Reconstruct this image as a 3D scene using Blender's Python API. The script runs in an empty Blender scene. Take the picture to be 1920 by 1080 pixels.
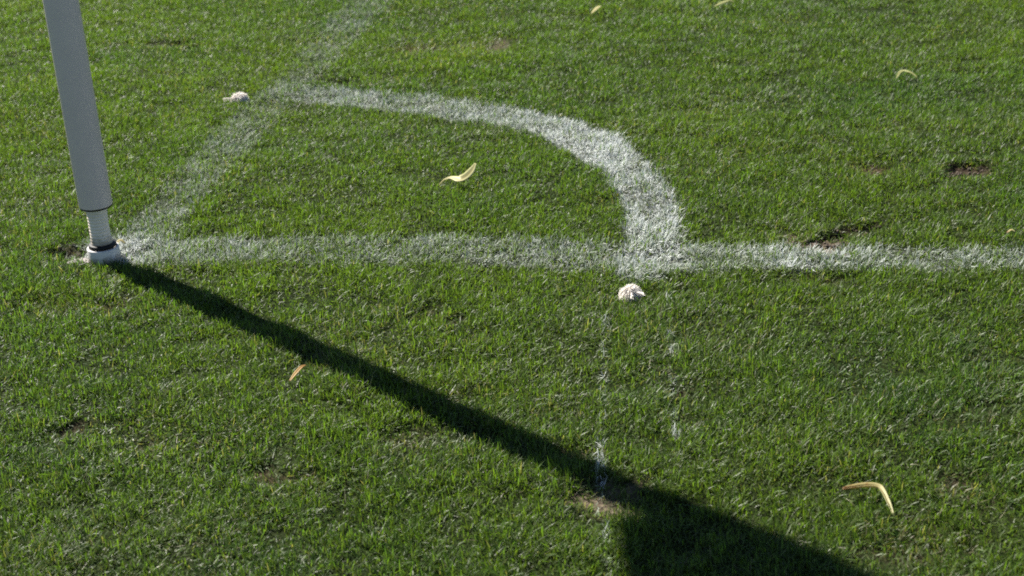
import bpy, math
import numpy as np
from mathutils import Vector, Matrix

# ------------------------------------------------------------------ camera, sky, sun, exposure
sc = bpy.context.scene
col = sc.collection
CAM = Vector((1.01946, -1.99776, 0.83421))
FWD = Vector((-0.15916124, 0.9053443, -0.39372503))
RGT = Vector((0.98719855, 0.15012141, -0.05387563))
UPV = Vector((-0.01033056, 0.39725969, 0.91764809))
cd = bpy.data.cameras.new("camera")
cam = bpy.data.objects.new("camera", cd)
col.objects.link(cam)
cam.matrix_world = Matrix(((RGT.x, UPV.x, -FWD.x, CAM.x), (RGT.y, UPV.y, -FWD.y, CAM.y),
                           (RGT.z, UPV.z, -FWD.z, CAM.z), (0, 0, 0, 1)))
cd.sensor_width = 36.0
cd.lens = 53.9046
cd.clip_start = 0.05
cd.clip_end = 2000
cd.dof.use_dof = True
cd.dof.focus_distance = 2.0
cd.dof.aperture_fstop = 9.5
sc.camera = cam

SUN_EL = math.radians(42)
SHX, SHY = 0.803, -0.596                       # direction the shadows fall on the ground
SUN_DIR = Vector((-SHX * math.cos(SUN_EL), -SHY * math.cos(SUN_EL), math.sin(SUN_EL)))
w = bpy.data.worlds.new("World")
sc.world = w
w.use_nodes = True
nt = w.node_tree
sky = nt.nodes.new("ShaderNodeTexSky")
sky.sky_type = 'NISHITA'
sky.sun_disc = False
sky.altitude = 2500
sky.sun_elevation = SUN_EL
sky.sun_rotation = math.atan2(SUN_DIR.x, SUN_DIR.y)
bg = nt.nodes["Background"]
nt.links.new(sky.outputs[0], bg.inputs[0])
bg.inputs[1].default_value = 0.05
sl = bpy.data.lights.new("sun", 'SUN')
sl.energy = 5.0
sl.angle = math.radians(0.53)
sl.color = (1.0, 0.95, 0.86)
so = bpy.data.objects.new("sun", sl)
col.objects.link(so)
so.rotation_euler = SUN_DIR.to_track_quat('Z', 'Y').to_euler()
so.location = (-3, 3, 5)
sc.view_settings.view_transform = 'Standard'
sc.view_settings.look = 'None'
sc.view_settings.gamma = 1
sc.view_settings.exposure = 1.42
sc.cycles.use_denoising = False            # a denoiser smears the blades together
sc.cycles.use_adaptive_sampling = False
sc.cycles.sample_clamp_indirect = 4.0
sc.cycles.filter_width = 1.85
sc.cycles.max_bounces = 8
sc.cycles.transmission_bounces = 6
sc.cycles.diffuse_bounces = 2

rng = np.random.default_rng(7)

# ------------------------------------------------------------------ helpers
def vnoise(x, y, scale, seed):
    """smooth value noise in 0..1"""
    x = np.asarray(x, float) / scale + 1000.0
    y = np.asarray(y, float) / scale + 1000.0
    ix = np.floor(x).astype(np.int64); iy = np.floor(y).astype(np.int64)
    fx = x - ix; fy = y - iy
    fx = fx * fx * (3 - 2 * fx); fy = fy * fy * (3 - 2 * fy)
    def h(a, b):
        n = (a * 374761393 + b * 668265263 + seed * 974634777) & 0xFFFFFFFF
        n = ((n ^ (n >> 13)) * 1274126177) & 0xFFFFFFFF
        n = n ^ (n >> 16)
        return (n & 0xFFFF) / 65535.0
    return ((h(ix, iy) * (1 - fx) + h(ix + 1, iy) * fx) * (1 - fy)
            + (h(ix, iy + 1) * (1 - fx) + h(ix + 1, iy + 1) * fx) * fy)

def fbm(x, y, scale, seed, n=3):
    s = 0; a = 1.0; t = 0
    for k in range(n):
        s = s + a * vnoise(x, y, scale / 2 ** k, seed + 17 * k); t += a; a *= 0.5
    return s / t

def sstep(a, b, v):
    t = np.clip((v - a) / (b - a), 0, 1)
    return t * t * (3 - 2 * t)

def tag(o, label=None, cat=None, group=None, kind=None):
    if label: o['label'] = label
    if cat: o['category'] = cat
    if group: o['group'] = group
    if kind: o['kind'] = kind
    return o

def mesh_np(name, V, F4, mats, attrs=None, smooth=False):
    """mesh from numpy: V (n,3), F4 (m,4) quads; attrs {name: (n,4)} point colours"""
    me = bpy.data.meshes.new(name)
    n, m = len(V), len(F4)
    me.vertices.add(n)
    me.vertices.foreach_set("co", np.ascontiguousarray(V, np.float32).ravel())
    me.loops.add(m * 4)
    me.loops.foreach_set("vertex_index", np.ascontiguousarray(F4, np.int32).ravel())
    me.polygons.add(m)
    me.polygons.foreach_set("loop_start", np.arange(0, m * 4, 4, dtype=np.int32))
    me.update(calc_edges=True)
    for k, a in (attrs or {}).items():
        at = me.attributes.new(k, 'FLOAT_COLOR', 'POINT')
        at.data.foreach_set("color", np.ascontiguousarray(a, np.float32).ravel())
    if smooth:
        me.polygons.foreach_set("use_smooth", np.ones(m, bool))
    for mt in mats:
        me.materials.append(mt)
    return me

def link(name, me, parent=None):
    o = bpy.data.objects.new(name, me)
    col.objects.link(o)
    if parent: o.parent = parent
    return o

def empty(name, loc):
    o = bpy.data.objects.new(name, None)
    o.empty_display_size = 0.05
    o.location = loc
    col.objects.link(o)
    return o

def lathe(name, prof, mat, parent=None, n=64, cx=0.0, cy=0.0, lean=None):
    """revolve [(r, z)] about z; lean(z) -> (dx, dy)"""
    ang = np.arange(n) / n * 2 * np.pi
    V = []
    for r, z in prof:
        dx, dy = lean(z) if lean else (0, 0)
        V.append(np.stack([cx + dx + r * np.cos(ang), cy + dy + r * np.sin(ang), np.full(n, z)], 1))
    V = np.concatenate(V)
    F = []
    for k in range(len(prof) - 1):
        for i in range(n):
            j = (i + 1) % n
            F.append((k * n + i, k * n + j, (k + 1) * n + j, (k + 1) * n + i))
    me = mesh_np(name, V, np.array(F), [mat], smooth=True)
    return link(name, me, parent)

def mat_new(name):
    m = bpy.data.materials.new(name)
    m.use_nodes = True
    t = m.node_tree
    return m, t, t.nodes["Principled BSDF"]

# ------------------------------------------------------------------ materials
def blade_material(name, trans, rough, spec, transcol, sat=1.0):
    m, t, p = mat_new(name)
    a = t.nodes.new("ShaderNodeAttribute"); a.attribute_name = "albedo"
    t.links.new(a.outputs["Color"], p.inputs["Base Color"])
    p.inputs["Roughness"].default_value = rough
    p.inputs["Specular IOR Level"].default_value = spec
    tr = t.nodes.new("ShaderNodeBsdfTranslucent")
    mul = t.nodes.new("ShaderNodeMix"); mul.data_type = 'RGBA'; mul.blend_type = 'MULTIPLY'
    mul.inputs[0].default_value = 1.0
    t.links.new(a.outputs["Color"], mul.inputs[6])
    mul.inputs[7].default_value = (*transcol, 1)
    t.links.new(mul.outputs[2], tr.inputs["Color"])
    mx = t.nodes.new("ShaderNodeMixShader")
    mx.inputs[0].default_value = trans
    t.links.new(p.outputs[0], mx.inputs[1]); t.links.new(tr.outputs[0], mx.inputs[2])
    t.links.new(mx.outputs[0], t.nodes["Material Output"].inputs[0])
    return m

M_GRASS = blade_material("grass_blade", 0.50, 0.45, 0.32, (1.6, 1.75, 0.62))
M_PAINT = blade_material("chalked_blade", 0.25, 0.6, 0.35, (1.1, 1.1, 1.0))

def soft(m, trans):
    t = m.node_tree; p = t.nodes["Principled BSDF"]
    tr = t.nodes.new("ShaderNodeBsdfTranslucent"); t.links.new(p.inputs["Base Color"].links[0].from_socket, tr.inputs["Color"])
    mx = t.nodes.new("ShaderNodeMixShader"); mx.inputs[0].default_value = trans
    t.links.new(p.outputs[0], mx.inputs[1]); t.links.new(tr.outputs[0], mx.inputs[2])
    t.links.new(mx.outputs[0], t.nodes["Material Output"].inputs[0])
    return m

def muddy(m, z0, z1):
    """dried mud on the lowest part of a plastic piece"""
    t = m.node_tree; p = t.nodes["Principled BSDF"]; src = p.inputs["Base Color"].links[0].from_socket
    co = t.nodes.new("ShaderNodeTexCoord"); sp = t.nodes.new("ShaderNodeSeparateXYZ"); t.links.new(co.outputs["Object"], sp.inputs[0])
    nz = t.nodes.new("ShaderNodeTexNoise"); nz.inputs["Scale"].default_value = 130; nz.inputs["Detail"].default_value = 5
    t.links.new(co.outputs["Object"], nz.inputs["Vector"])
    a = t.nodes.new("ShaderNodeMath"); a.operation = 'MULTIPLY_ADD'; a.inputs[1].default_value = 0.03; t.links.new(nz.outputs["Fac"], a.inputs[0]); t.links.new(sp.outputs[2], a.inputs[2])
    mr = t.nodes.new("ShaderNodeMapRange"); mr.inputs[1].default_value = z0 + 0.015; mr.inputs[2].default_value = z1 + 0.015; mr.inputs[3].default_value = 0.75; mr.inputs[4].default_value = 0.0
    t.links.new(a.outputs[0], mr.inputs[0])
    mx = t.nodes.new("ShaderNodeMix"); mx.data_type = 'RGBA'; t.links.new(mr.outputs[0], mx.inputs[0]); t.links.new(src, mx.inputs[6]); mx.inputs[7].default_value = (0.11, 0.085, 0.05, 1)
    t.links.new(mx.outputs[2], p.inputs["Base Color"])
    return m

def plastic(name, colr, rough, bump=0.0, bscale=200, mott=0.06, spec=0.5):
    m, t, p = mat_new(name)
    co = t.nodes.new("ShaderNodeTexCoord")
    nz = t.nodes.new("ShaderNodeTexNoise"); nz.inputs["Scale"].default_value = 35; nz.inputs["Detail"].default_value = 6
    t.links.new(co.outputs["Object"], nz.inputs["Vector"])
    r = t.nodes.new("ShaderNodeValToRGB")
    r.color_ramp.elements[0].position = 0.3; r.color_ramp.elements[1].position = 0.75
    r.color_ramp.elements[0].color = (*[c * (1 - 2 * mott) for c in colr], 1)
    r.color_ramp.elements[1].color = (*[min(1, c * (1 + mott)) for c in colr], 1)
    t.links.new(nz.outputs["Fac"], r.inputs[0]); t.links.new(r.outputs[0], p.inputs["Base Color"])
    p.inputs["Roughness"].default_value = rough
    p.inputs["Specular IOR Level"].default_value = spec
    if bump:
        n2 = t.nodes.new("ShaderNodeTexNoise"); n2.inputs["Scale"].default_value = bscale
        t.links.new(co.outputs["Object"], n2.inputs["Vector"])
        b = t.nodes.new("ShaderNodeBump"); b.inputs["Strength"].default_value = bump; b.inputs["Distance"].default_value = 0.002
        t.links.new(n2.outputs["Fac"], b.inputs["Height"]); t.links.new(b.outputs[0], p.inputs["Normal"])
    return m

M_POLE = plastic("pole_plastic", (0.68, 0.57, 0.59), 0.34, mott=0.02)
M_NECK = plastic("spring_sleeve", (0.76, 0.66, 0.57), 0.5, 0.15, 300, mott=0.08)
M_RUBBER = plastic("black_rubber", (0.008, 0.008, 0.009), 0.6, spec=0.25)
M_SOCKET = plastic("socket_plastic", (0.58, 0.56, 0.54), 0.45, 0.1, 150, mott=0.12)
M_LID = plastic("socket_lid", (0.30, 0.25, 0.24), 0.6, 0.2, 150, mott=0.15)
M_FLAG = plastic("flag_cloth", (0.50, 0.03, 0.03), 0.85, 0.2, 900)
M_TUFT = plastic("tuft_bristle", (0.88, 0.83, 0.77), 0.7, mott=0.05, spec=0.2)
M_CLOD = plastic("clod_soil", (0.125, 0.100, 0.078), 0.95, 0.6, 250, mott=0.25, spec=0.1)

soft(M_TUFT, 0.45)
muddy(M_SOCKET, 0.004, 0.014)
muddy(M_NECK, 0.028, 0.044)

# ground: soil and thatch by a painted-on attribute near the corner, mown lawn further out
def ground_material():
    m, t, p = mat_new("turf_soil")
    L = t.links
    a = t.nodes.new("ShaderNodeAttribute"); a.attribute_name = "albedo"
    co = t.nodes.new("ShaderNodeTexCoord")
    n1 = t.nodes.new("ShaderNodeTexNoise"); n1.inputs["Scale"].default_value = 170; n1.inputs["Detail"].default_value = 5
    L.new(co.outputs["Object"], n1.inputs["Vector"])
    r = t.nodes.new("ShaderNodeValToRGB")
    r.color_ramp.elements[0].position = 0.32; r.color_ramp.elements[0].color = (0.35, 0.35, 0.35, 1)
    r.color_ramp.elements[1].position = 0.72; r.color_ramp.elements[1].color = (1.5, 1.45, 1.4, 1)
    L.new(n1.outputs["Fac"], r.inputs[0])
    mu = t.nodes.new("ShaderNodeMix"); mu.data_type = 'RGBA'; mu.blend_type = 'MULTIPLY'; mu.inputs[0].default_value = 1
    L.new(a.outputs["Color"], mu.inputs[6]); L.new(r.outputs[0], mu.inputs[7])
    L.new(mu.outputs[2], p.inputs["Base Color"])
    p.inputs["Roughness"].default_value = 0.95
    p.inputs["Specular IOR Level"].default_value = 0.03
    b = t.nodes.new("ShaderNodeBump"); b.inputs["Strength"].default_value = 0.9; b.inputs["Distance"].default_value = 0.006
    L.new(n1.outputs["Fac"], b.inputs["Height"]); L.new(b.outputs[0], p.inputs["Normal"])
    return m
M_GROUND = ground_material()

# ------------------------------------------------------------------ the pitch corner as a plan (metres)
POLE = (0.048, 0.015)
# worn spots: x, y, half length, half width, angle, wear 0..1, sink (m), soil colour
DK = (0.042, 0.032, 0.023); BR = (0.125, 0.102, 0.074); MD = (0.07, 0.05, 0.035)
WORN = [
    (1.100, 0.062, 0.052, 0.036, 0.15, 1.0, 0.004, BR),
    (1.150, 0.116, 0.056, 0.020, 0.45, 1.0, 0.012, DK),
    (1.350, 0.386, 0.046, 0.028, 0.45, 1.0, 0.009, DK),
    (1.184, 0.386, 0.028, 0.026, 0.3, 0.6, 0.002, MD),
    (0.416, 1.200, 0.085, 0.085, -0.3, 0.48, 0.001, BR),
    (0.277, 1.196, 0.060, 0.050, 0.3, 0.5, 0.0, MD),
    (0.862, -0.635, 0.044, 0.032, 0.0, 0.66, 0.003, BR),
    (0.524, -0.625, 0.026, 0.012, 0.1, 0.6, 0.004, MD),
    (0.480, -0.618, 0.022, 0.012, 0.1, 0.55, 0.003, MD),
    (0.085, 0.765, 0.024, 0.030, 0.2, 0.4, 0.0, MD),
    (0.150, 0.935, 0.035, 0.014, -0.3, 0.7, 0.008, DK),
    (0.295, -0.473, 0.022, 0.012, 0.4, 0.5, 0.003, DK),
    (0.245, -0.520, 0.020, 0.012, 0.6, 0.5, 0.003, DK),
    (0.345, -0.560, 0.024, 0.010, 0.4, 0.5, 0.003, DK),
    (0.939, -0.395, 0.020, 0.010, 0.3, 0.6, 0.004, DK),
    (-0.006, 0.014, 0.046, 0.026, -0.1, 1.0, 0.018, DK),
    (-0.314, 1.275, 0.05, 0.025, 0.1, 0.7, 0.006, DK),
    (-0.24, 1.23, 0.04, 0.02, 0.1, 0.7, 0.006, DK),
    (0.911, -0.101, 0.030, 0.012, 0.1, 0.7, 0.006, DK),
    (0.079, -0.185, 0.090, 0.022, 0.1, 0.35, 0.004, MD),
    (0.20, -0.20, 0.045, 0.018, 0.3, 0.5, 0.004, MD),
    (0.60, -0.20, 0.05, 0.02, 0.2, 0.4, 0.004, DK),
    (1.175, -0.70, 0.05, 0.03, 0.2, 0.3, 0.003, MD),
    (1.22, -0.60, 0.03, 0.03, 0.2, 0.5, 0.004, DK),
    (0.62, -0.52, 0.04, 0.03, 0.2, 0.15, 0.003, MD),
    (0.560, 0.345, 0.02, 0.01, 0.2, 0.55, 0.004, DK),
    (1.115, -0.07, 0.04, 0.015, 0.2, 0.4, 0.004, DK),
    (0.835, -0.555, 0.02, 0.02, 0.0, 0.6, 0.003, BR),
]
KP = 1.0160                                     # the plan was traced at a height of 18 mm; the leaf tips stand near 6 mm
def onplan(x, y): return CAM.x + (x - CAM.x) * KP, CAM.y + (y - CAM.y) * KP
WORN = [(*onplan(q[0], q[1]), *q[2:]) for q in WORN]
def worn(x, y):
    wx = x + 0.050 * (vnoise(x, y, 0.034, 51) - 0.5) + 0.026 * (vnoise(x, y, 0.011, 52) - 0.5)
    wy = y + 0.036 * (vnoise(x, y, 0.034, 53) - 0.5) + 0.024 * (vnoise(x, y, 0.011, 54) - 0.5)
    wear = np.zeros_like(x); sink = np.zeros_like(x)
    colr = np.zeros(x.shape + (3,)); wsum = np.zeros_like(x)
    for cx, cy, a, b, th, s, dz, c in WORN:
        dx, dy = wx - cx, wy - cy
        u = dx * math.cos(th) + dy * math.sin(th); v = -dx * math.sin(th) + dy * math.cos(th)
        d = np.sqrt((u / a) ** 2 + (v / b) ** 2)
        f = 1 - sstep(0.45, 1.5, d)
        wear = np.maximum(wear, f * s); sink = np.maximum(sink, f * dz)
        colr += f[..., None] * np.array(c); wsum += f
    colr = colr / np.maximum(wsum, 1e-6)[..., None]
    return wear, sink, colr

def height0(x, y):
    near = np.exp(-((x - 0.4) ** 2 + (y - 0.4) ** 2) / 30.0)
    return near * (0.009 * (fbm(x, y, 0.42, 3, 2) - 0.5) + 0.006 * (fbm(x, y, 0.10, 9, 2) - 0.5)) - 0.004

def height(x, y):
    x = np.asarray(x, float); y = np.asarray(y, float)
    return height0(x, y) - worn(x, y)[1]

# painted markings (traced on the ground plane)
GX = [-0.02, 0.05, 0.16, 0.30, 0.46, 0.62, 0.78, 0.93, 1.076, 1.22, 1.367, 3.5]
GT = [0.040, 0.062, 0.074, 0.080, 0.078, 0.074, 0.068, 0.060, 0.046, 0.049, 0.049, 0.06]
GB = [-0.010, -0.03, -0.034, -0.026, -0.026, -0.030, -0.040, -0.046, -0.038, -0.032, -0.032, -0.03]
GI = [0.0, 0.85, 0.50, 0.36, 0.38, 0.40, 0.42, 0.48, 0.52, 0.42, 0.38, 0.37]
TY = [0.0, 0.068, 0.24, 0.39, 0.54, 0.71, 0.88, 1.07, 1.33, 1.65, 3.5]
TL = [0.03, 0.044, 0.039, 0.036, 0.033, 0.030, 0.040, 0.037, 0.023, 0.008, -0.02]
TR = [0.13, 0.136, 0.128, 0.125, 0.126, 0.126, 0.121, 0.126, 0.128, 0.130, 0.13]
TI = [0.6, 0.42, 0.31, 0.30, 0.30, 0.30, 0.29, 0.28, 0.27, 0.26, 0.24]
OUT = [(0.105, 0.905), (0.13, 0.898), (0.194, 0.874), (0.288, 0.844), (0.379, 0.819), (0.492, 0.775), (0.602, 0.72), (0.689, 0.651), (0.766, 0.546), (0.836, 0.416), (0.884, 0.285), (0.903, 0.166), (0.908, 0.079), (0.910, 0.0), (0.905, -0.030)]
INN = [(0.105, 0.790), (0.14, 0.782), (0.226, 0.762), (0.316, 0.732), (0.405, 0.698), (0.492, 0.656), (0.579, 0.608), (0.655, 0.539), (0.717, 0.45), (0.766, 0.357), (0.799, 0.26), (0.815, 0.166), (0.822, 0.078), (0.815, 0.0), (0.812, -0.030)]
AI = [0.40, 0.47, 0.52, 0.49, 0.49, 0.53, 0.55, 0.64, 0.70, 0.66, 0.62, 0.62, 0.62, 0.58, 0.50]
TRA = [(0.824, -0.195), (0.832, -0.299), (0.844, -0.454), (0.851, -0.552), (0.859, -0.619), (0.867, -0.682), (0.878, -0.749), (0.890, -0.83)]
TIA = [1.0, 0.7, 0.9, 1.0, 1.0, 0.7, 0.5, 0.3]
TRB = [(0.896, -0.061), (0.907, -0.218), (0.922, -0.396), (0.931, -0.5), (0.941, -0.614), (0.952, -0.676)]
TIB = [0.9, 0.75, 0.6, 0.65, 0.4, 0.2]

def poly_dist(x, y, pts, vals, hw=None):
    """distance to a polyline, value and half width carried along it"""
    best = np.full(x.shape, 9.0); val = np.zeros_like(x); hwv = np.zeros_like(x)
    for k in range(len(pts) - 1):
        ax, ay = pts[k]; bx, by = pts[k + 1]
        dx, dy = bx - ax, by - ay
        t = np.clip(((x - ax) * dx + (y - ay) * dy) / (dx * dx + dy * dy), 0, 1)
        d = np.hypot(x - ax - t * dx, y - ay - t * dy)
        s = d < best
        best = np.where(s, d, best)
        val = np.where(s, vals[k] * (1 - t) + vals[k + 1] * t, val)
        if hw: hwv = np.where(s, hw[k] * (1 - t) + hw[k + 1] * t, hwv)
    return best, val, hwv

ACL = [((a[0] + b[0]) / 2, (a[1] + b[1]) / 2) for a, b in zip(OUT, INN)]
AHW = [math.hypot(a[0] - b[0], a[1] - b[1]) / 2 for a, b in zip(OUT, INN)]

def paint(x, y):
    """chalk on the three markings and the thin remnants of old ones, each 0..1"""
    e = 0.006
    x = CAM.x + (x - CAM.x) / KP; y = CAM.y + (y - CAM.y) / KP
    j = 0.007 * (vnoise(x, y, 0.02, 61) - 0.5) + 0.007 * (vnoise(x, y, 0.06, 62) - 0.5)
    mott = 0.42 + 0.70 * fbm(x, y, 0.06, 63, 3) + 0.55 * vnoise(x, y, 0.011, 66)
    g = sstep(-e, e, np.interp(x, GX, GT) + j - y) * sstep(-e, e, y - np.interp(x, GX, GB) + j) * np.interp(x, GX, GI)
    t = sstep(-e, e, x - np.interp(y, TY, TL) + j) * sstep(-e, e, np.interp(y, TY, TR) + j - x) * np.interp(y, TY, TI)
    t = t * (y > 0.0)
    d, v, hw = poly_dist(x, y, ACL, AI, AHW)
    a = sstep(-e, e, hw - 0.003 + j - d) * v
    corner = np.exp(-(((x - 0.10) / 0.05) ** 2 + ((y - 0.035) / 0.06) ** 2)) * 0.6
    g = np.maximum(g, corner * (y > -0.03))
    d1, v1, _ = poly_dist(x, y, TRA, TIA)
    d2, v2, _ = poly_dist(x, y, TRB, TIB)
    br = sstep(0.35, 0.65, vnoise(x, y, 0.03, 64))
    br2 = sstep(0.30, 0.55, vnoise(x, y, 0.011, 65))
    r = np.maximum((1 - sstep(0.002, 0.007, d1)) * v1 * (0.35 + 0.65 * br) * br2, (1 - sstep(0.002, 0.007, d2)) * v2 * br * br2)
    return g * mott, t * mott, a * np.clip(mott + 0.12, 0, 1.2), r

def in_view(x, y, margin):
    """the trapezium of ground the photograph shows, widened by a margin"""
    C = np.array([(-0.945, 1.725), (1.592, 1.506), (1.259, -0.80), (0.27, -0.86)])
    ok = np.ones(x.shape, bool)
    for k in range(4):
        a, b = C[k], C[(k + 1) % 4]
        d = b - a; n = np.array((-d[1], d[0])) / np.hypot(*d)
        ok &= ((x - a[0]) * n[0] + (y - a[1]) * n[1]) < margin
    return ok

# ------------------------------------------------------------------ the ground sheet
def axis(lo, hi, step, far):
    core = np.arange(lo, hi + step / 2, step)
    out = [hi]; s = step
    while out[-1] < far:
        s *= 1.35; out.append(out[-1] + s)
    inn = [lo]; s = step
    while inn[-1] > -far:
        s *= 1.35; inn.append(inn[-1] - s)
    return np.concatenate([np.array(inn[:0:-1]), core, np.array(out[1:])])
gx = axis(-1.3, 2.1, 0.01, 400); gy = axis(-1.1, 2.1, 0.01, 400)
X, Y = np.meshgrid(gx, gy)
Z = height(X, Y)
nx, ny = len(gx), len(gy)
V = np.stack([X.ravel(), Y.ravel(), Z.ravel()], 1)
I = np.arange(nx * ny).reshape(ny, nx)
F = np.stack([I[:-1, :-1].ravel(), I[:-1, 1:].ravel(), I[1:, 1:].ravel(), I[1:, :-1].ravel()], 1)
we, sk, wc = worn(X.ravel(), Y.ravel())
xr, yr = X.ravel(), Y.ravel()
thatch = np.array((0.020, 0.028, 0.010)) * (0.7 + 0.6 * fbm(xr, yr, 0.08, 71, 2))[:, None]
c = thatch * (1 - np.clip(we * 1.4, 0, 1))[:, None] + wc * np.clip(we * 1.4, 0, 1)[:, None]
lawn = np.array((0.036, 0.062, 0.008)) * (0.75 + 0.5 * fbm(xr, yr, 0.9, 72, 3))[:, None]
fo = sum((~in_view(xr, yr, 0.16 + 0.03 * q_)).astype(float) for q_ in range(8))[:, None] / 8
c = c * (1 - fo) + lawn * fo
pg, pt, pa, pr = paint(xr, yr)
pm = np.clip(np.maximum(np.maximum(pg, pt), pa), 0, 1)[:, None] * 0.3
pm = pm * (1 - 0.8 * np.clip(we, 0, 1))[:, None]
c = c * (1 - pm) + np.array((0.42, 0.44, 0.45)) * pm
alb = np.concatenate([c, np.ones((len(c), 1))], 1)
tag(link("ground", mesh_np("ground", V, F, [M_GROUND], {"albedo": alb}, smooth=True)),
    "dark soil and thatch under the mown turf of the pitch corner", "ground", kind='structure')

# ------------------------------------------------------------------ grass blades
def blades(x, y, L, wid, az, lean, curl, twist):
    """ribbons of 3 rows x 2 vertices"""
    n = len(x)
    z0 = height(x, y)
    T = np.array((0.0, 0.55, 1.0))
    W = np.array((0.9, 1.0, 0.22))
    ca, sa = np.cos(az), np.sin(az)
    pts = np.zeros((n, 3, 3)); side = np.zeros((n, 3, 3))
    px = np.zeros(n); pz = np.zeros(n)
    for k in range(3):
        if k:
            th = lean + curl * (T[k] + T[k - 1]) / 2
            st = L * (T[k] - T[k - 1])
            px = px + st * np.sin(th); pz = pz + st * np.cos(th)
        pts[:, k, 0] = x + px * ca; pts[:, k, 1] = y + px * sa
        pts[:, k, 2] = z0 - 0.002 + np.maximum(pz, 0.001 + 0.002 * T[k])
        phi = twist * T[k]
        nx_, ny_ = -sa * np.cos(phi), ca * np.cos(phi)
        side[:, k, 0] = nx_ ; side[:, k, 1] = ny_; side[:, k, 2] = np.sin(phi) * 0.8
    hw = (wid[:, None] * W[None, :] / 2)[..., None]
    V = np.stack([pts - side * hw, pts + side * hw], 2)      # n,3,2,3
    return V.reshape(n, 6, 3)

QUAD = np.array([(0, 1, 3, 2), (2, 3, 5, 4)])
TROW = np.repeat(np.array((0.0, 0.55, 1.0)), 2)

def build(name, V, C, mat):
    n = len(V)
    F = (np.arange(n)[:, None, None] * 6 + QUAD[None]).reshape(-1, 4)
    A = np.concatenate([C.reshape(-1, 3), np.ones((n * 6, 1))], 1)
    return link(name, mesh_np(name, V.reshape(-1, 3), F, [mat], {"albedo": A}))

def keepv_full(idx, v, n):
    o = np.zeros(n); o[idx] = v.max(1)
    return o

DENS = 330000
x0, x1, y0, y1 = -1.25, 1.95, -1.05, 2.0
N = int(DENS * (x1 - x0) * (y1 - y0))
bx = rng.uniform(x0, x1, N); by = rng.uniform(y0, y1, N)
k = in_view(bx, by, 0.24); bx, by = bx[k], by[k]
# thin the far rows a little, where a blade is well under a pixel
k = rng.random(len(bx)) < np.interp(by, [0.2, 1.6], [1.0, 0.62]); bx, by = bx[k], by[k]
# tufts and gaps
cl = fbm(bx, by, 0.045, 21, 2); cl2 = fbm(bx, by, 0.22, 22, 3)
wear, _, wcol = worn(bx, by)
keep = (0.42 + 1.2 * sstep(0.28, 0.62, cl)) * (0.72 + 0.5 * cl2) * (1 - np.clip(wear * 1.15, 0, 0.985))
k = rng.random(len(bx)) < keep
k &= np.hypot(bx - POLE[0], by - POLE[1]) > 0.027
bx, by, cl, cl2, wear = bx[k], by[k], cl[k], cl2[k], wear[k]
n = len(bx)
R = lambda a=0.0, b=1.0: rng.uniform(a, b, n)
L = (0.0068 + 0.0125 * R() ** 1.5) * (0.58 + 0.85 * cl) * (0.78 + 0.45 * cl2) * (1 - 0.35 * wear)
wid = (0.0007 + 0.0010 * R()) * (0.9 + 0.25 * np.interp(by, [0.2, 1.6], [0, 1]))
flow = 2 * np.pi * fbm(bx, by, 0.35, 31, 2) * 2.0
az = np.where(rng.random(n) < 0.14, flow + rng.normal(0, 0.6, n), R(0, 2 * np.pi))
lean = np.abs(rng.normal(0.42, 0.40, n)); curl = R(-0.1, 1.8)
tramp = sstep(0.56, 0.72, fbm(bx, by, 0.16, 33, 3)) * (0.4 + 0.6 * sstep(0.9, -0.6, bx * 0.3 + by))
tramp = np.maximum(tramp, 1.3 * np.exp(-((bx - 0.34) / 0.15) ** 2 - ((by + 0.54) / 0.07) ** 2))
flat = rng.random(n) < 0.06 + 0.26 * tramp
lean = np.where(flat, R(0.9, 1.45), lean); curl = np.where(flat, R(-0.2, 0.5), curl)
L = np.where(flat, L * R(0.9, 1.4), L)
twist = rng.normal(0, 0.9, n)
Vb = blades(bx, by, L, wid, az, lean, curl, twist)

# leaf colour (albedo): yellow green to blue green by patch, a share of dry straw
hue = np.clip(0.5 + 1.3 * (fbm(bx, by, 0.30, 41, 3) - 0.5) + rng.normal(0, 0.22, n), 0, 1)[:, None]
yel = np.array((0.082, 0.148, 0.011)); blu = np.array((0.047, 0.117, 0.022))
gcol = yel * (1 - hue) + blu * hue
gcol *= (0.45 + 1.0 * rng.random(n))[:, None]
lush = sstep(0.58, 0.72, fbm(bx, by, 0.11, 45, 2))[:, None]      # fresher, yellower tussocks
gcol = gcol * (1 - 0.5 * lush) + 0.5 * lush * np.array((0.092, 0.166, 0.013)) * (0.6 + 0.8 * rng.random(n))[:, None]
straw = rng.random(n) < 0.016 + 0.06 * sstep(0.5, 0.72, fbm(bx, by, 0.13, 43, 3)) + 0.35 * wear + 0.06 * flat + 0.10 * np.clip(tramp - 0.5, 0, 1)
scol = np.array((0.25, 0.225, 0.125)) * (0.55 + 0.7 * rng.random(n))[:, None]
gcol = np.where(straw[:, None], scol, gcol)
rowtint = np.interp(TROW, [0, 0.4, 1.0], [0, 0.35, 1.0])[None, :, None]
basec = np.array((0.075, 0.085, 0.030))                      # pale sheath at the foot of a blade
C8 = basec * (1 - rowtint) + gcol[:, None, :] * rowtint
# chalk
pg, pt, pa, pr = paint(bx, by)
ps = np.stack([pg, pt, pa, pr], 1)
pI = ps.max(1); which = ps.argmax(1)
lottery = rng.random(n)
got = lottery < np.clip(0.08 + 1.0 * pI, 0, 0.88)
amt = np.where(got & (pI > 0.02), np.clip(0.62 + 0.5 * pI, 0, 1) * R(0.7, 1.0), 0)
start = np.clip(0.64 - 0.52 * pI, 0.14, 0.9)[:, None]
pr8 = np.clip((TROW[None] - start) / 0.30, 0, 1) * amt[:, None]
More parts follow.
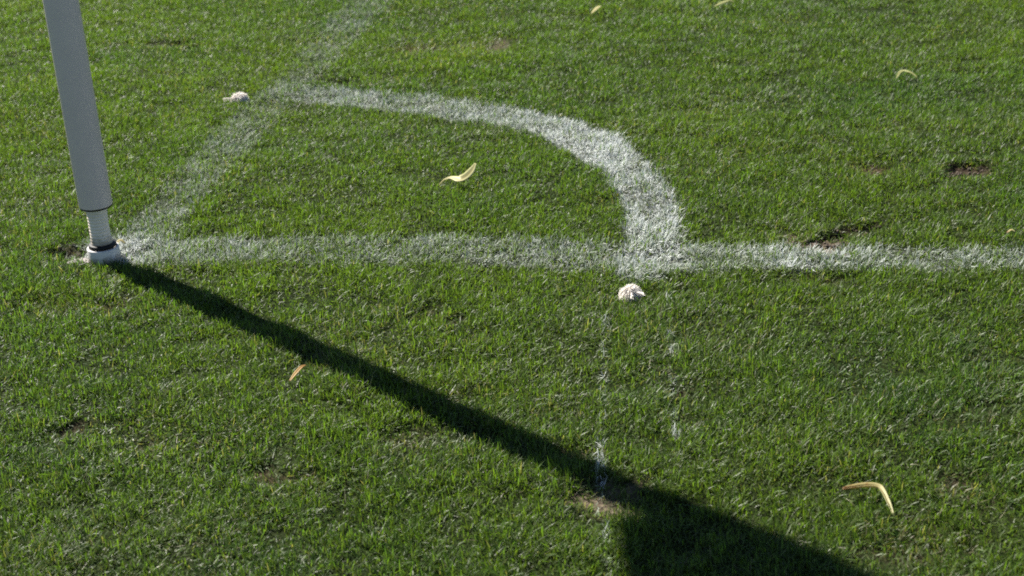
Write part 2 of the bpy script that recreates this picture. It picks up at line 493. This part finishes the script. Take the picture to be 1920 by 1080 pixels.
# the remnants of the old line: chalk where the blade itself passes over the trace
nt_ = which == 3
near_t = np.zeros(n, bool)
for P_ in (TRA, TRB):
    near_t |= poly_dist(CAM.x + (bx - CAM.x) / KP, CAM.y + (by - CAM.y) / KP, P_, [1.0] * len(P_))[0] < 0.03
amt = np.where(nt_ & (pI < 0.9), np.where(near_t, 0, amt), amt)
qi = np.where(near_t)[0]
rv_ = paint(Vb[qi, :, 0], Vb[qi, :, 1])[3]
keepv = (rng.random(len(qi)) < 0.42)[:, None] * rv_ * np.array((0.4, 0.4, 1, 1, 1, 1))
pr8[qi] = np.maximum(pr8[qi] * (~nt_[qi])[:, None], np.clip(keepv, 0, 1))
amt[qi] = np.maximum(amt[qi], keepv.max(1))
which = np.where(near_t & (keepv_full(qi, keepv, n) > 0.3) & (ps[:, :3].max(1) < 0.05), 3, which)
white = np.array((0.76, 0.79, 0.80)) * (0.75 + 0.3 * rng.random(n))[:, None]
C8 = C8 * (1 - pr8[..., None]) + white[:, None, :] * pr8[..., None]
chalked = amt > 0.3

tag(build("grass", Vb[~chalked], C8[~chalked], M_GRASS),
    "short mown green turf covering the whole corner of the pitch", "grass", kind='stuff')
for q, (nm, lb, ct) in enumerate((
        ("goal_line", "white painted line running straight across the grass from the flag pole to the right edge", "painted line"),
        ("touch_line", "faint worn greyish line slanting up and away from the foot of the flag pole", "painted line"),
        ("corner_arc", "bright white painted curve bending from the faint line round to the straight line", "painted line"),
        ("faded_line", "two thin broken white traces of an old line running down the grass below the arc", "painted line"))):
    s = chalked & (which == q)
    tag(build(nm, Vb[s], C8[s], M_PAINT), lb, ct, kind='structure')

# looser ring of lawn round the part the photograph shows, for other viewpoints
N = 420000
ox = rng.uniform(-2.3, 2.9, N); oy = rng.uniform(-2.2, 3.1, N)
k = in_view(ox, oy, 0.95) & ~in_view(ox, oy, 0.22); nox, noy = ox[k], oy[k]
N = 200000
rr = np.sqrt(rng.uniform(0, 1, N)) * 4.6; ra = rng.uniform(0, 2 * np.pi, N)
fx_, fy_ = 0.35 + rr * np.cos(ra), 0.4 + rr * np.sin(ra)
k = ~in_view(fx_, fy_, 0.80); fx_, fy_ = fx_[k], fy_[k]
big = np.concatenate([np.zeros(len(nox)), np.ones(len(fx_))])
ox = np.concatenate([nox, fx_]); oy = np.concatenate([noy, fy_]); n = len(ox)
R = lambda a=0.0, b=1.0: rng.uniform(a, b, n)
Vo = blades(ox, oy, R(0.012, 0.022) * (1 + 0.6 * big), R(0.0020, 0.0032) * (1 + 1.3 * big), R(0, 6.28), np.abs(rng.normal(0.45, 0.4, n)), R(0, 1.7), rng.normal(0, 0.9, n))
hue = np.clip(0.5 + 1.3 * (fbm(ox, oy, 0.30, 41, 3) - 0.5) + rng.normal(0, 0.22, n), 0, 1)[:, None]
oc = (yel * (1 - hue) + blu * hue) * (0.5 + 0.9 * rng.random(n))[:, None]
pg, pt, pa, pr = paint(ox, oy)
pI = np.clip(np.maximum(pg, pt) * 1.5, 0, 1) * (rng.random(n) < 0.7)
oc = oc * (1 - pI[:, None]) + np.array((0.6, 0.63, 0.64)) * pI[:, None]
tag(build("lawn", Vo, np.repeat(oc[:, None, :], 6, 1), M_GRASS),
    "looser green turf of the pitch around the corner", "grass", kind='stuff')

# ------------------------------------------------------------------ corner flag
zb = float(height0(np.array([POLE[0]]), np.array([POLE[1]]))[0])
flag = empty("corner_flag", (POLE[0], POLE[1], zb))
tag(flag, "white plastic corner flag pole with ribbed neck and black gasket at the lines' meeting point", "corner flag")
# socket standing out of the turf, open at the top
lathe("ground_socket", [(0.0235, -0.06), (0.0238, 0.0), (0.0240, 0.021), (0.0232, 0.0225), (0.0205, 0.0225), (0.0195, 0.015), (0.0, 0.015)], M_SOCKET, flag)
lathe("gasket", [(0.012, 0.0228), (0.0196, 0.0228), (0.0206, 0.0242), (0.0206, 0.0272), (0.0196, 0.0284), (0.012, 0.0284)], M_RUBBER, flag)
prof = []
zz = np.linspace(0.0285, 0.0875, 58)
for i, z in enumerate(zz):
    t = (z - 0.0285) / 0.059
    r = 0.0158 - 0.0012 * math.sin(math.pi * t) + 0.0012 * (t > 0.9) * (t - 0.9) * 10
    prof.append((r + 0.00045 * math.cos(z / 0.0050 * 2 * math.pi), z))
lean = lambda z: (-0.0008 * math.sin((z - 0.0285) / 0.059 * math.pi), 0.0)
lathe("spring_neck", prof, M_NECK, flag, lean=lean)
lathe("lower_ring", [(0.012, 0.0862), (0.0236, 0.0862), (0.0241, 0.0868), (0.0241, 0.0880), (0.0236, 0.0884), (0.012, 0.0884)], M_RUBBER, flag)
lathe("pole", [(0.0180, 0.0886), (0.0238, 0.0886), (0.0244, 0.0896), (0.0244, 1.490), (0.0238, 1.494), (0.0, 1.496)], M_POLE, flag, n=96)
lathe("end_cap", [(0.0250, 1.470), (0.0256, 1.472), (0.0256, 1.497), (0.0225, 1.503), (0.0, 1.505)], M_RUBBER, flag)
lathe("flag_sleeve", [(0.0246, 0.985), (0.0295, 0.986), (0.0305, 1.2), (0.0295, 1.429), (0.0246, 1.43)], M_FLAG, flag)
# the cloth, hanging limp to the near side of the pole, above the picture
FZ = [0.985, 1.005, 1.05, 1.12, 1.20, 1.32, 1.43]
FW = [0.066, 0.088, 0.139, 0.20, 0.265, 0.33, 0.36]
nu, nv = 40, 60
uu = np.linspace(0, 1, nu); vv = np.linspace(0, 1, nv)
UU, VV = np.meshgrid(uu, vv)
FZZ = 0.985 + VV * (1.43 - 0.985)
wv = np.interp(FZZ, FZ, FW)
lat = 0.029 + UU * (wv - 0.029)
rip = sstep(0.15, 0.55, VV) * 0.028 * UU * np.sin(UU * 9 + VV * 3) + sstep(0.15, 0.55, VV) * 0.02 * UU * np.sin(VV * 8 + 1)
FX = -0.596 * lat + 0.803 * rip; FY = -0.803 * lat - 0.596 * rip
FZs = FZZ - 0.012 * np.sin(UU * math.pi) * (1 - VV)
V = np.stack([FX.ravel(), FY.ravel(), FZs.ravel()], 1)
I = np.arange(nu * nv).reshape(nv, nu)
F = np.stack([I[:-1, :-1].ravel(), I[:-1, 1:].ravel(), I[1:, 1:].ravel(), I[1:, :-1].ravel()], 1)
cloth = link("flag", mesh_np("flag", V, F, [M_FLAG], smooth=True), flag)
sd = cloth.modifiers.new("thickness", 'SOLIDIFY'); sd.thickness = 0.0008
# flat lip of the socket showing at the left of the foot
def plate(name, outline, z0, z1, mat, parent, tilt=(0, 0)):
    n = len(outline)
    zf = lambda p, z: z + tilt[0] * p[0] + tilt[1] * p[1]
    V = [(p[0], p[1], zf(p, z0)) for p in outline] + [(p[0], p[1], zf(p, z1)) for p in outline]
    me = bpy.data.meshes.new(name)
    me.from_pydata(V, [], [list(range(n))[::-1], list(range(n, 2 * n))] + [[i, (i + 1) % n, n + (i + 1) % n, n + i] for i in range(n)])
    me.materials.append(mat)
    o = link(name, me, parent)
    b = o.modifiers.new("edge", 'BEVEL'); b.width = 0.0008; b.segments = 2
    return o
lip = [(-0.022, -0.003), (-0.030, -0.003), (-0.041, -0.007), (-0.050, -0.014), (-0.055, -0.020), (-0.050, -0.021), (-0.036, -0.016), (-0.020, -0.014)]
plate("socket_lip", lip, -0.002, 0.003, M_LID, flag, tilt=(-0.10, 0.25))

# ------------------------------------------------------------------ line-marking tufts
def tuft(loc, seed, sx, sy, sz, label, tail=None):
    r = np.random.default_rng(seed)
    n = 1600
    P = []; F = []
    base = np.array(loc) + np.array((0, 0, 0.006))
    az = r.uniform(0, 2 * np.pi, n); el = np.arcsin(r.uniform(-0.25, 1.0, n))
    for i in range(n):
        d = np.array((math.cos(az[i]) * math.cos(el[i]) * sx, math.sin(az[i]) * math.cos(el[i]) * sy, math.sin(el[i]) * sz))
        d *= r.uniform(0.75, 1.12) * (1 + 0.25 * (vnoise(np.array([az[i]]), np.array([el[i]]), 0.9, seed)[0] - 0.5))
        p0 = base + d * 0.15
        p1 = base + d * 0.75 + np.array((0, 0, 0.002))
        p2 = base + d + np.array((0, 0, -0.0025)) * r.uniform(0, 1.6)
        s = np.cross(d, r.normal(size=3)); s /= np.linalg.norm(s) + 1e-9
        wd = r.uniform(0.0004, 0.0009)
        k = len(P)
        P += [p0 - s * wd, p0 + s * wd, p1 - s * wd, p1 + s * wd, p2 - s * wd * .4, p2 + s * wd * .4]
        F += [(k, k + 1, k + 3, k + 2), (k + 2, k + 3, k + 5, k + 4)]
    # matted core
    m, q = 18, 10
    k0 = len(P)
    for a in range(q + 1):
        e = -0.3 + (math.pi / 2 + 0.3) * a / q
        for b in range(m):
            th = 2 * math.pi * b / m
            f = 0.80 * (1 + 0.30 * (vnoise(np.array([math.cos(th) * 2 + e]), np.array([math.sin(th) * 2 + e]), 0.8, seed + 5)[0] - 0.5))
            P.append(base + f * np.array((math.cos(th) * math.cos(e) * sx, math.sin(th) * math.cos(e) * sy, math.sin(e) * sz)))
    for a in range(q):
        for b in range(m):
            F.append((k0 + a * m + b, k0 + a * m + (b + 1) % m, k0 + (a + 1) * m + (b + 1) % m, k0 + (a + 1) * m + b))
    if tail:
        for tx, ty in tail:
            for off in range(8):
                o3 = np.array((r.normal(0, 0.001), r.normal(0, 0.001), r.normal(0, 0.0008)))
                a0 = base + np.array((tx * 0.35, ty * 0.35, 0.006)) + o3
                a1 = base + np.array((tx, ty, 0.006 + r.uniform(-.002, .002))) + o3 * 1.5
                s = np.array((-ty, tx, 0.3 * tx)); s = s / np.linalg.norm(s) * 0.0009
                k = len(P)
                P += [a0 - s, a0 + s, a1 - s, a1 + s]
                F += [(k, k + 1, k + 3, k + 2)]
    P = np.array(P) - np.array(loc)
    o = link("marker_tuft", mesh_np("marker_tuft", P, np.array(F), [M_TUFT], smooth=True))
    o.location = loc
    tag(o, label, "marker tuft", "white tufts marking the ends of the arc")
    return o
def gz(x, y): return float(height(np.array([x]), np.array([y]))[0])
tuft((-0.006, 0.838, gz(-0.006, 0.838)), 3, 0.0175, 0.0170, 0.0155, "small white frayed tuft lying in the grass just outside the faint slanting line",
     tail=[(-0.029, -0.016)])
tuft((0.847, -0.092, gz(0.847, -0.092)), 8, 0.0155, 0.0180, 0.0155, "ragged white tuft in the grass just below where the arc meets the straight line",
     tail=[(0.018, -0.014), (0.004, -0.022)])

# ------------------------------------------------------------------ fallen leaves
def leaf_material(name, c0, c1, c2):
    m, t, p = mat_new(name)
    co = t.nodes.new("ShaderNodeTexCoord")
    sp = t.nodes.new("ShaderNodeSeparateXYZ"); t.links.new(co.outputs["UV"], sp.inputs[0])
    r = t.nodes.new("ShaderNodeValToRGB")
    r.color_ramp.elements[0].color = (*c0, 1); r.color_ramp.elements[1].color = (*c2, 1)
    e = r.color_ramp.elements.new(0.3); e.color = (*c1, 1)
    nz = t.nodes.new("ShaderNodeTexNoise"); nz.inputs["Scale"].default_value = 240; nz.inputs["Detail"].default_value = 4
    t.links.new(co.outputs["Object"], nz.inputs["Vector"])
    ad = t.nodes.new("ShaderNodeMath"); ad.operation = 'MULTIPLY_ADD'; ad.inputs[1].default_value = 1.3; 
    t.links.new(nz.outputs["Fac"], ad.inputs[0]); t.links.new(sp.outputs[0], ad.inputs[2])
    sb = t.nodes.new("ShaderNodeMath"); sb.operation = 'SUBTRACT'; sb.inputs[1].default_value = 0.62
    t.links.new(ad.outputs[0], sb.inputs[0]); t.links.new(sb.outputs[0], r.inputs[0])
    # midrib and side veins across the blade of the leaf
    vv_ = t.nodes.new("ShaderNodeMath"); vv_.operation = 'SUBTRACT'; vv_.inputs[1].default_value = 0.5
    t.links.new(sp.outputs[1], vv_.inputs[0])
    ab = t.nodes.new("ShaderNodeMath"); ab.operation = 'ABSOLUTE'; t.links.new(vv_.outputs[0], ab.inputs[0])
    rv = t.nodes.new("ShaderNodeValToRGB")
    rv.color_ramp.elements[0].position = 0.02; rv.color_ramp.elements[0].color = (0.62, 0.55, 0.45, 1)
    rv.color_ramp.elements[1].position = 0.22; rv.color_ramp.elements[1].color = (1, 1, 1, 1)
    t.links.new(ab.outputs[0], rv.inputs[0])
    mv = t.nodes.new("ShaderNodeMix"); mv.data_type = 'RGBA'; mv.blend_type = 'MULTIPLY'; mv.inputs[0].default_value = 1
    t.links.new(r.outputs[0], mv.inputs[6]); t.links.new(rv.outputs[0], mv.inputs[7])
    t.links.new(mv.outputs[2], p.inputs["Base Color"])
    p.inputs["Roughness"].default_value = 0.55
    tr = t.nodes.new("ShaderNodeBsdfTranslucent"); t.links.new(r.outputs[0], tr.inputs["Color"])
    mx = t.nodes.new("ShaderNodeMixShader"); mx.inputs[0].default_value = 0.35
    t.links.new(p.outputs[0], mx.inputs[1]); t.links.new(tr.outputs[0], mx.inputs[2])
    t.links.new(mx.outputs[0], t.nodes["Material Output"].inputs[0])
    return m
M_L_YEL = leaf_material("leaf_yellow", (0.42, 0.40, 0.14), (0.56, 0.50, 0.23), (0.52, 0.51, 0.24))
M_L_TAN = leaf_material("leaf_tan", (0.26, 0.13, 0.035), (0.42, 0.34, 0.13), (0.46, 0.44, 0.21))
M_L_ORG = leaf_material("leaf_orange", (0.44, 0.30, 0.09), (0.48, 0.30, 0.08), (0.30, 0.16, 0.04))
M_L_OLV = leaf_material("leaf_olive", (0.28, 0.29, 0.09), (0.36, 0.37, 0.14), (0.26, 0.28, 0.10))

def leaf(pts, wds, lifts, fold, mat, label, roll=None):
    """narrow curled leaf along pts (x, y), widths, heights above the turf foot; folded along its midrib"""
    n0 = len(pts)
    s = np.linspace(0, n0 - 1, n0 * 5)
    pts = [(CAM.x + (p[0] - CAM.x) * 1.0123, CAM.y + (p[1] - CAM.y) * 1.0123) for p in pts]
    P = np.array([(p[0], p[1], gz(*p) + l - 0.010) for p, l in zip(pts, lifts)])
    def sm(a):
        o = np.interp(s, np.arange(n0), a)
        k = np.array((1, 2, 3, 2, 1)) / 9
        pad = np.concatenate([[o[0]] * 2, o, [o[-1]] * 2])
        q = np.convolve(pad, k, 'valid'); q[0] = o[0]; q[-1] = o[-1]
        return q
    C = np.stack([sm(P[:, i]) for i in range(3)], 1)
    Wd = sm(np.array(wds)) * (1 + 0.22 * (vnoise(s * 0.8 + len(label), s * 0, 1.0, 77) - 0.5)); fd = sm(np.array(fold if hasattr(fold, '__len__') else [fold] * n0))
    rl = sm(np.array(roll if roll is not None else [0.0] * n0))
    T = np.gradient(C, axis=0); T /= np.linalg.norm(T, axis=1)[:, None]
    up = np.array((0, 0, 1.0))
    S = np.cross(T, up); S /= np.linalg.norm(S, axis=1)[:, None]
    N_ = np.cross(S, T)
    S2 = S * np.cos(rl)[:, None] + N_ * np.sin(rl)[:, None]; N2 = -S * np.sin(rl)[:, None] + N_ * np.cos(rl)[:, None]
    V = []; UVs = []
    m = len(C)
    for j, a in enumerate((-1, -0.55, 0, 0.55, 1)):
        V.append(C + S2 * (Wd / 2 * a)[:, None] * np.cos(fd)[:, None] + N2 * (abs(a) ** 1.3 * Wd / 2 * np.sin(fd))[:, None])
    V = np.stack(V, 1).reshape(-1, 3)
    I = np.arange(m * 5).reshape(m, 5)
    F = np.stack([I[:-1, :-1].ravel(), I[:-1, 1:].ravel(), I[1:, 1:].ravel(), I[1:, :-1].ravel()], 1)
    org = C[m // 2].copy(); org[2] -= 0.01
    me = mesh_np("fallen_leaf", V - org, F, [mat], smooth=True)
    uv = me.uv_layers.new(name="UVMap")
    li = np.zeros(len(me.loops), np.int32); me.loops.foreach_get("vertex_index", li)
    U = np.stack([(li // 5) / (m - 1), (li % 5) / 4.0], 1)
    uv.data.foreach_set("uv", U.astype(np.float32).ravel())
    o = link("fallen_leaf", me)
    o.location = org
    sd = o.modifiers.new("thickness", 'SOLIDIFY'); sd.thickness = 0.0005
    tag(o, label, "leaf", "fallen leaves on the grass")
    return o
leaf([(0.506, 0.297), (0.511, 0.313), (0.521, 0.317), (0.530, 0.312), (0.540, 0.303), (0.549, 0.313), (0.554, 0.334), (0.556, 0.362)],
     [0.0016, 0.0024, 0.006, 0.011, 0.018, 0.013, 0.010, 0.003], [0.020, 0.024, 0.026, 0.026, 0.026, 0.028, 0.030, 0.034], 0.2, M_L_YEL,
     "pale yellow leaf curled like a smile on the grass inside the arc", roll=[-0.3, -0.3, -0.3, -0.3, -0.3, -0.4, -0.4, -0.3])
leaf([(1.105, -0.626), (1.112, -0.624), (1.124, -0.621), (1.136, -0.620), (1.1415, -0.622), (1.1445, -0.628), (1.149, -0.644), (1.153, -0.660)],
     [0.004, 0.008, 0.0095, 0.010, 0.009, 0.007, 0.005, 0.0015], [0.0225, 0.0225, 0.023, 0.023, 0.023, 0.022, 0.018, 0.014], 0.85, M_L_TAN,
     "bent tan leaf with a brown end at the lower right, beside the flag's shadow")
leaf([(1.272, 0.903), (1.279, 0.925), (1.287, 0.932), (1.296, 0.921), (1.303, 0.915), (1.311, 0.903)],
     [0.002, 0.006, 0.010, 0.009, 0.006, 0.002], [0.022, 0.027, 0.029, 0.029, 0.027, 0.023], 0.4, M_L_OLV,
     "small dull yellow arched leaf high in the right part of the grass")
leaf([(0.912, 1.499), (0.924, 1.509), (0.936, 1.516), (0.945, 1.522), (0.958, 1.517)],
     [0.003, 0.010, 0.013, 0.010, 0.003], [0.024, 0.027, 0.029, 0.031, 0.028], 0.3, M_L_OLV,
     "yellowish leaf at the very top edge, the one cut off by the frame")
leaf([(0.634, 1.460), (0.641, 1.480), (0.647, 1.500), (0.652, 1.516)],
     [0.003, 0.010, 0.010, 0.003], [0.023, 0.027, 0.029, 0.027], 0.3, M_L_YEL,
     "tiny pale leaf speck near the top edge, left of the cut off leaf")
leaf([(0.462, -0.410), (0.466, -0.396), (0.470, -0.383), (0.473, -0.375)],
     [0.002, 0.006, 0.006, 0.003], [0.019, 0.023, 0.026, 0.025], 0.5, M_L_ORG,
     "small orange leaf sunk in the grass just below the pole's shadow")
leaf([(0.074, 0.000), (0.073, 0.012), (0.076, 0.019), (0.084, 0.016)],
     [0.003, 0.007, 0.008, 0.004], [0.020, 0.029, 0.032, 0.028], 0.6, M_L_TAN,
     "small beige curled leaf leaning against the foot of the flag pole")
leaf([(1.362, 0.086), (1.368, 0.089), (1.373, 0.086)], [0.002, 0.005, 0.002], [0.024, 0.027, 0.025], 0.4, M_L_TAN,
     "tiny tan leaf scrap just above the straight line at the right edge")

# ------------------------------------------------------------------ loose soil on the worn spots
ico = []
t_ = (1 + 5 ** .5) / 2
iv = np.array([(-1, t_, 0), (1, t_, 0), (-1, -t_, 0), (1, -t_, 0), (0, -1, t_), (0, 1, t_), (0, -1, -t_), (0, 1, -t_), (t_, 0, -1), (t_, 0, 1), (-t_, 0, -1), (-t_, 0, 1)]) / 1.9
it = [(0, 11, 5), (0, 5, 1), (0, 1, 7), (0, 7, 10), (0, 10, 11), (1, 5, 9), (5, 11, 4), (11, 10, 2), (10, 7, 6), (7, 1, 8), (3, 9, 4), (3, 4, 2), (3, 2, 6), (3, 6, 8), (3, 8, 9), (4, 9, 5), (2, 4, 11), (6, 2, 10), (8, 6, 7), (9, 8, 1)]
Vs, Fs = [], []
for cx, cy, a, b, th, s, dz, cc in WORN:
    if s < 0.8: continue
    for i in range(int(9000 * a * b * 4)+14):
        u, v = rng.normal(0, 0.5, 2)
        x = cx + u * a * math.cos(th) - v * b * math.sin(th); y = cy + u * a * math.sin(th) + v * b * math.cos(th)
        if math.hypot(x - POLE[0], y - POLE[1]) < 0.03: continue
        r = rng.uniform(0.0012, 0.0042) * (1.0 if cc is BR else 0.8)
        k0 = len(Vs) * 12
        Vs.append(iv * r * rng.uniform(0.7, 1.25, (12, 1)) * np.array((1, 1, 0.75)) + np.array((x, y, gz(x, y) + r * 0.4)))
        Fs += [tuple(k0 + q for q in f) for f in it]
me = bpy.data.meshes.new("soil_crumbs")
me.from_pydata(np.concatenate(Vs).tolist(), [], Fs)
me.materials.append(M_CLOD)
tag(link("soil", me), "loose brown soil crumbs on the bare worn spots of the turf", "soil", kind='stuff')
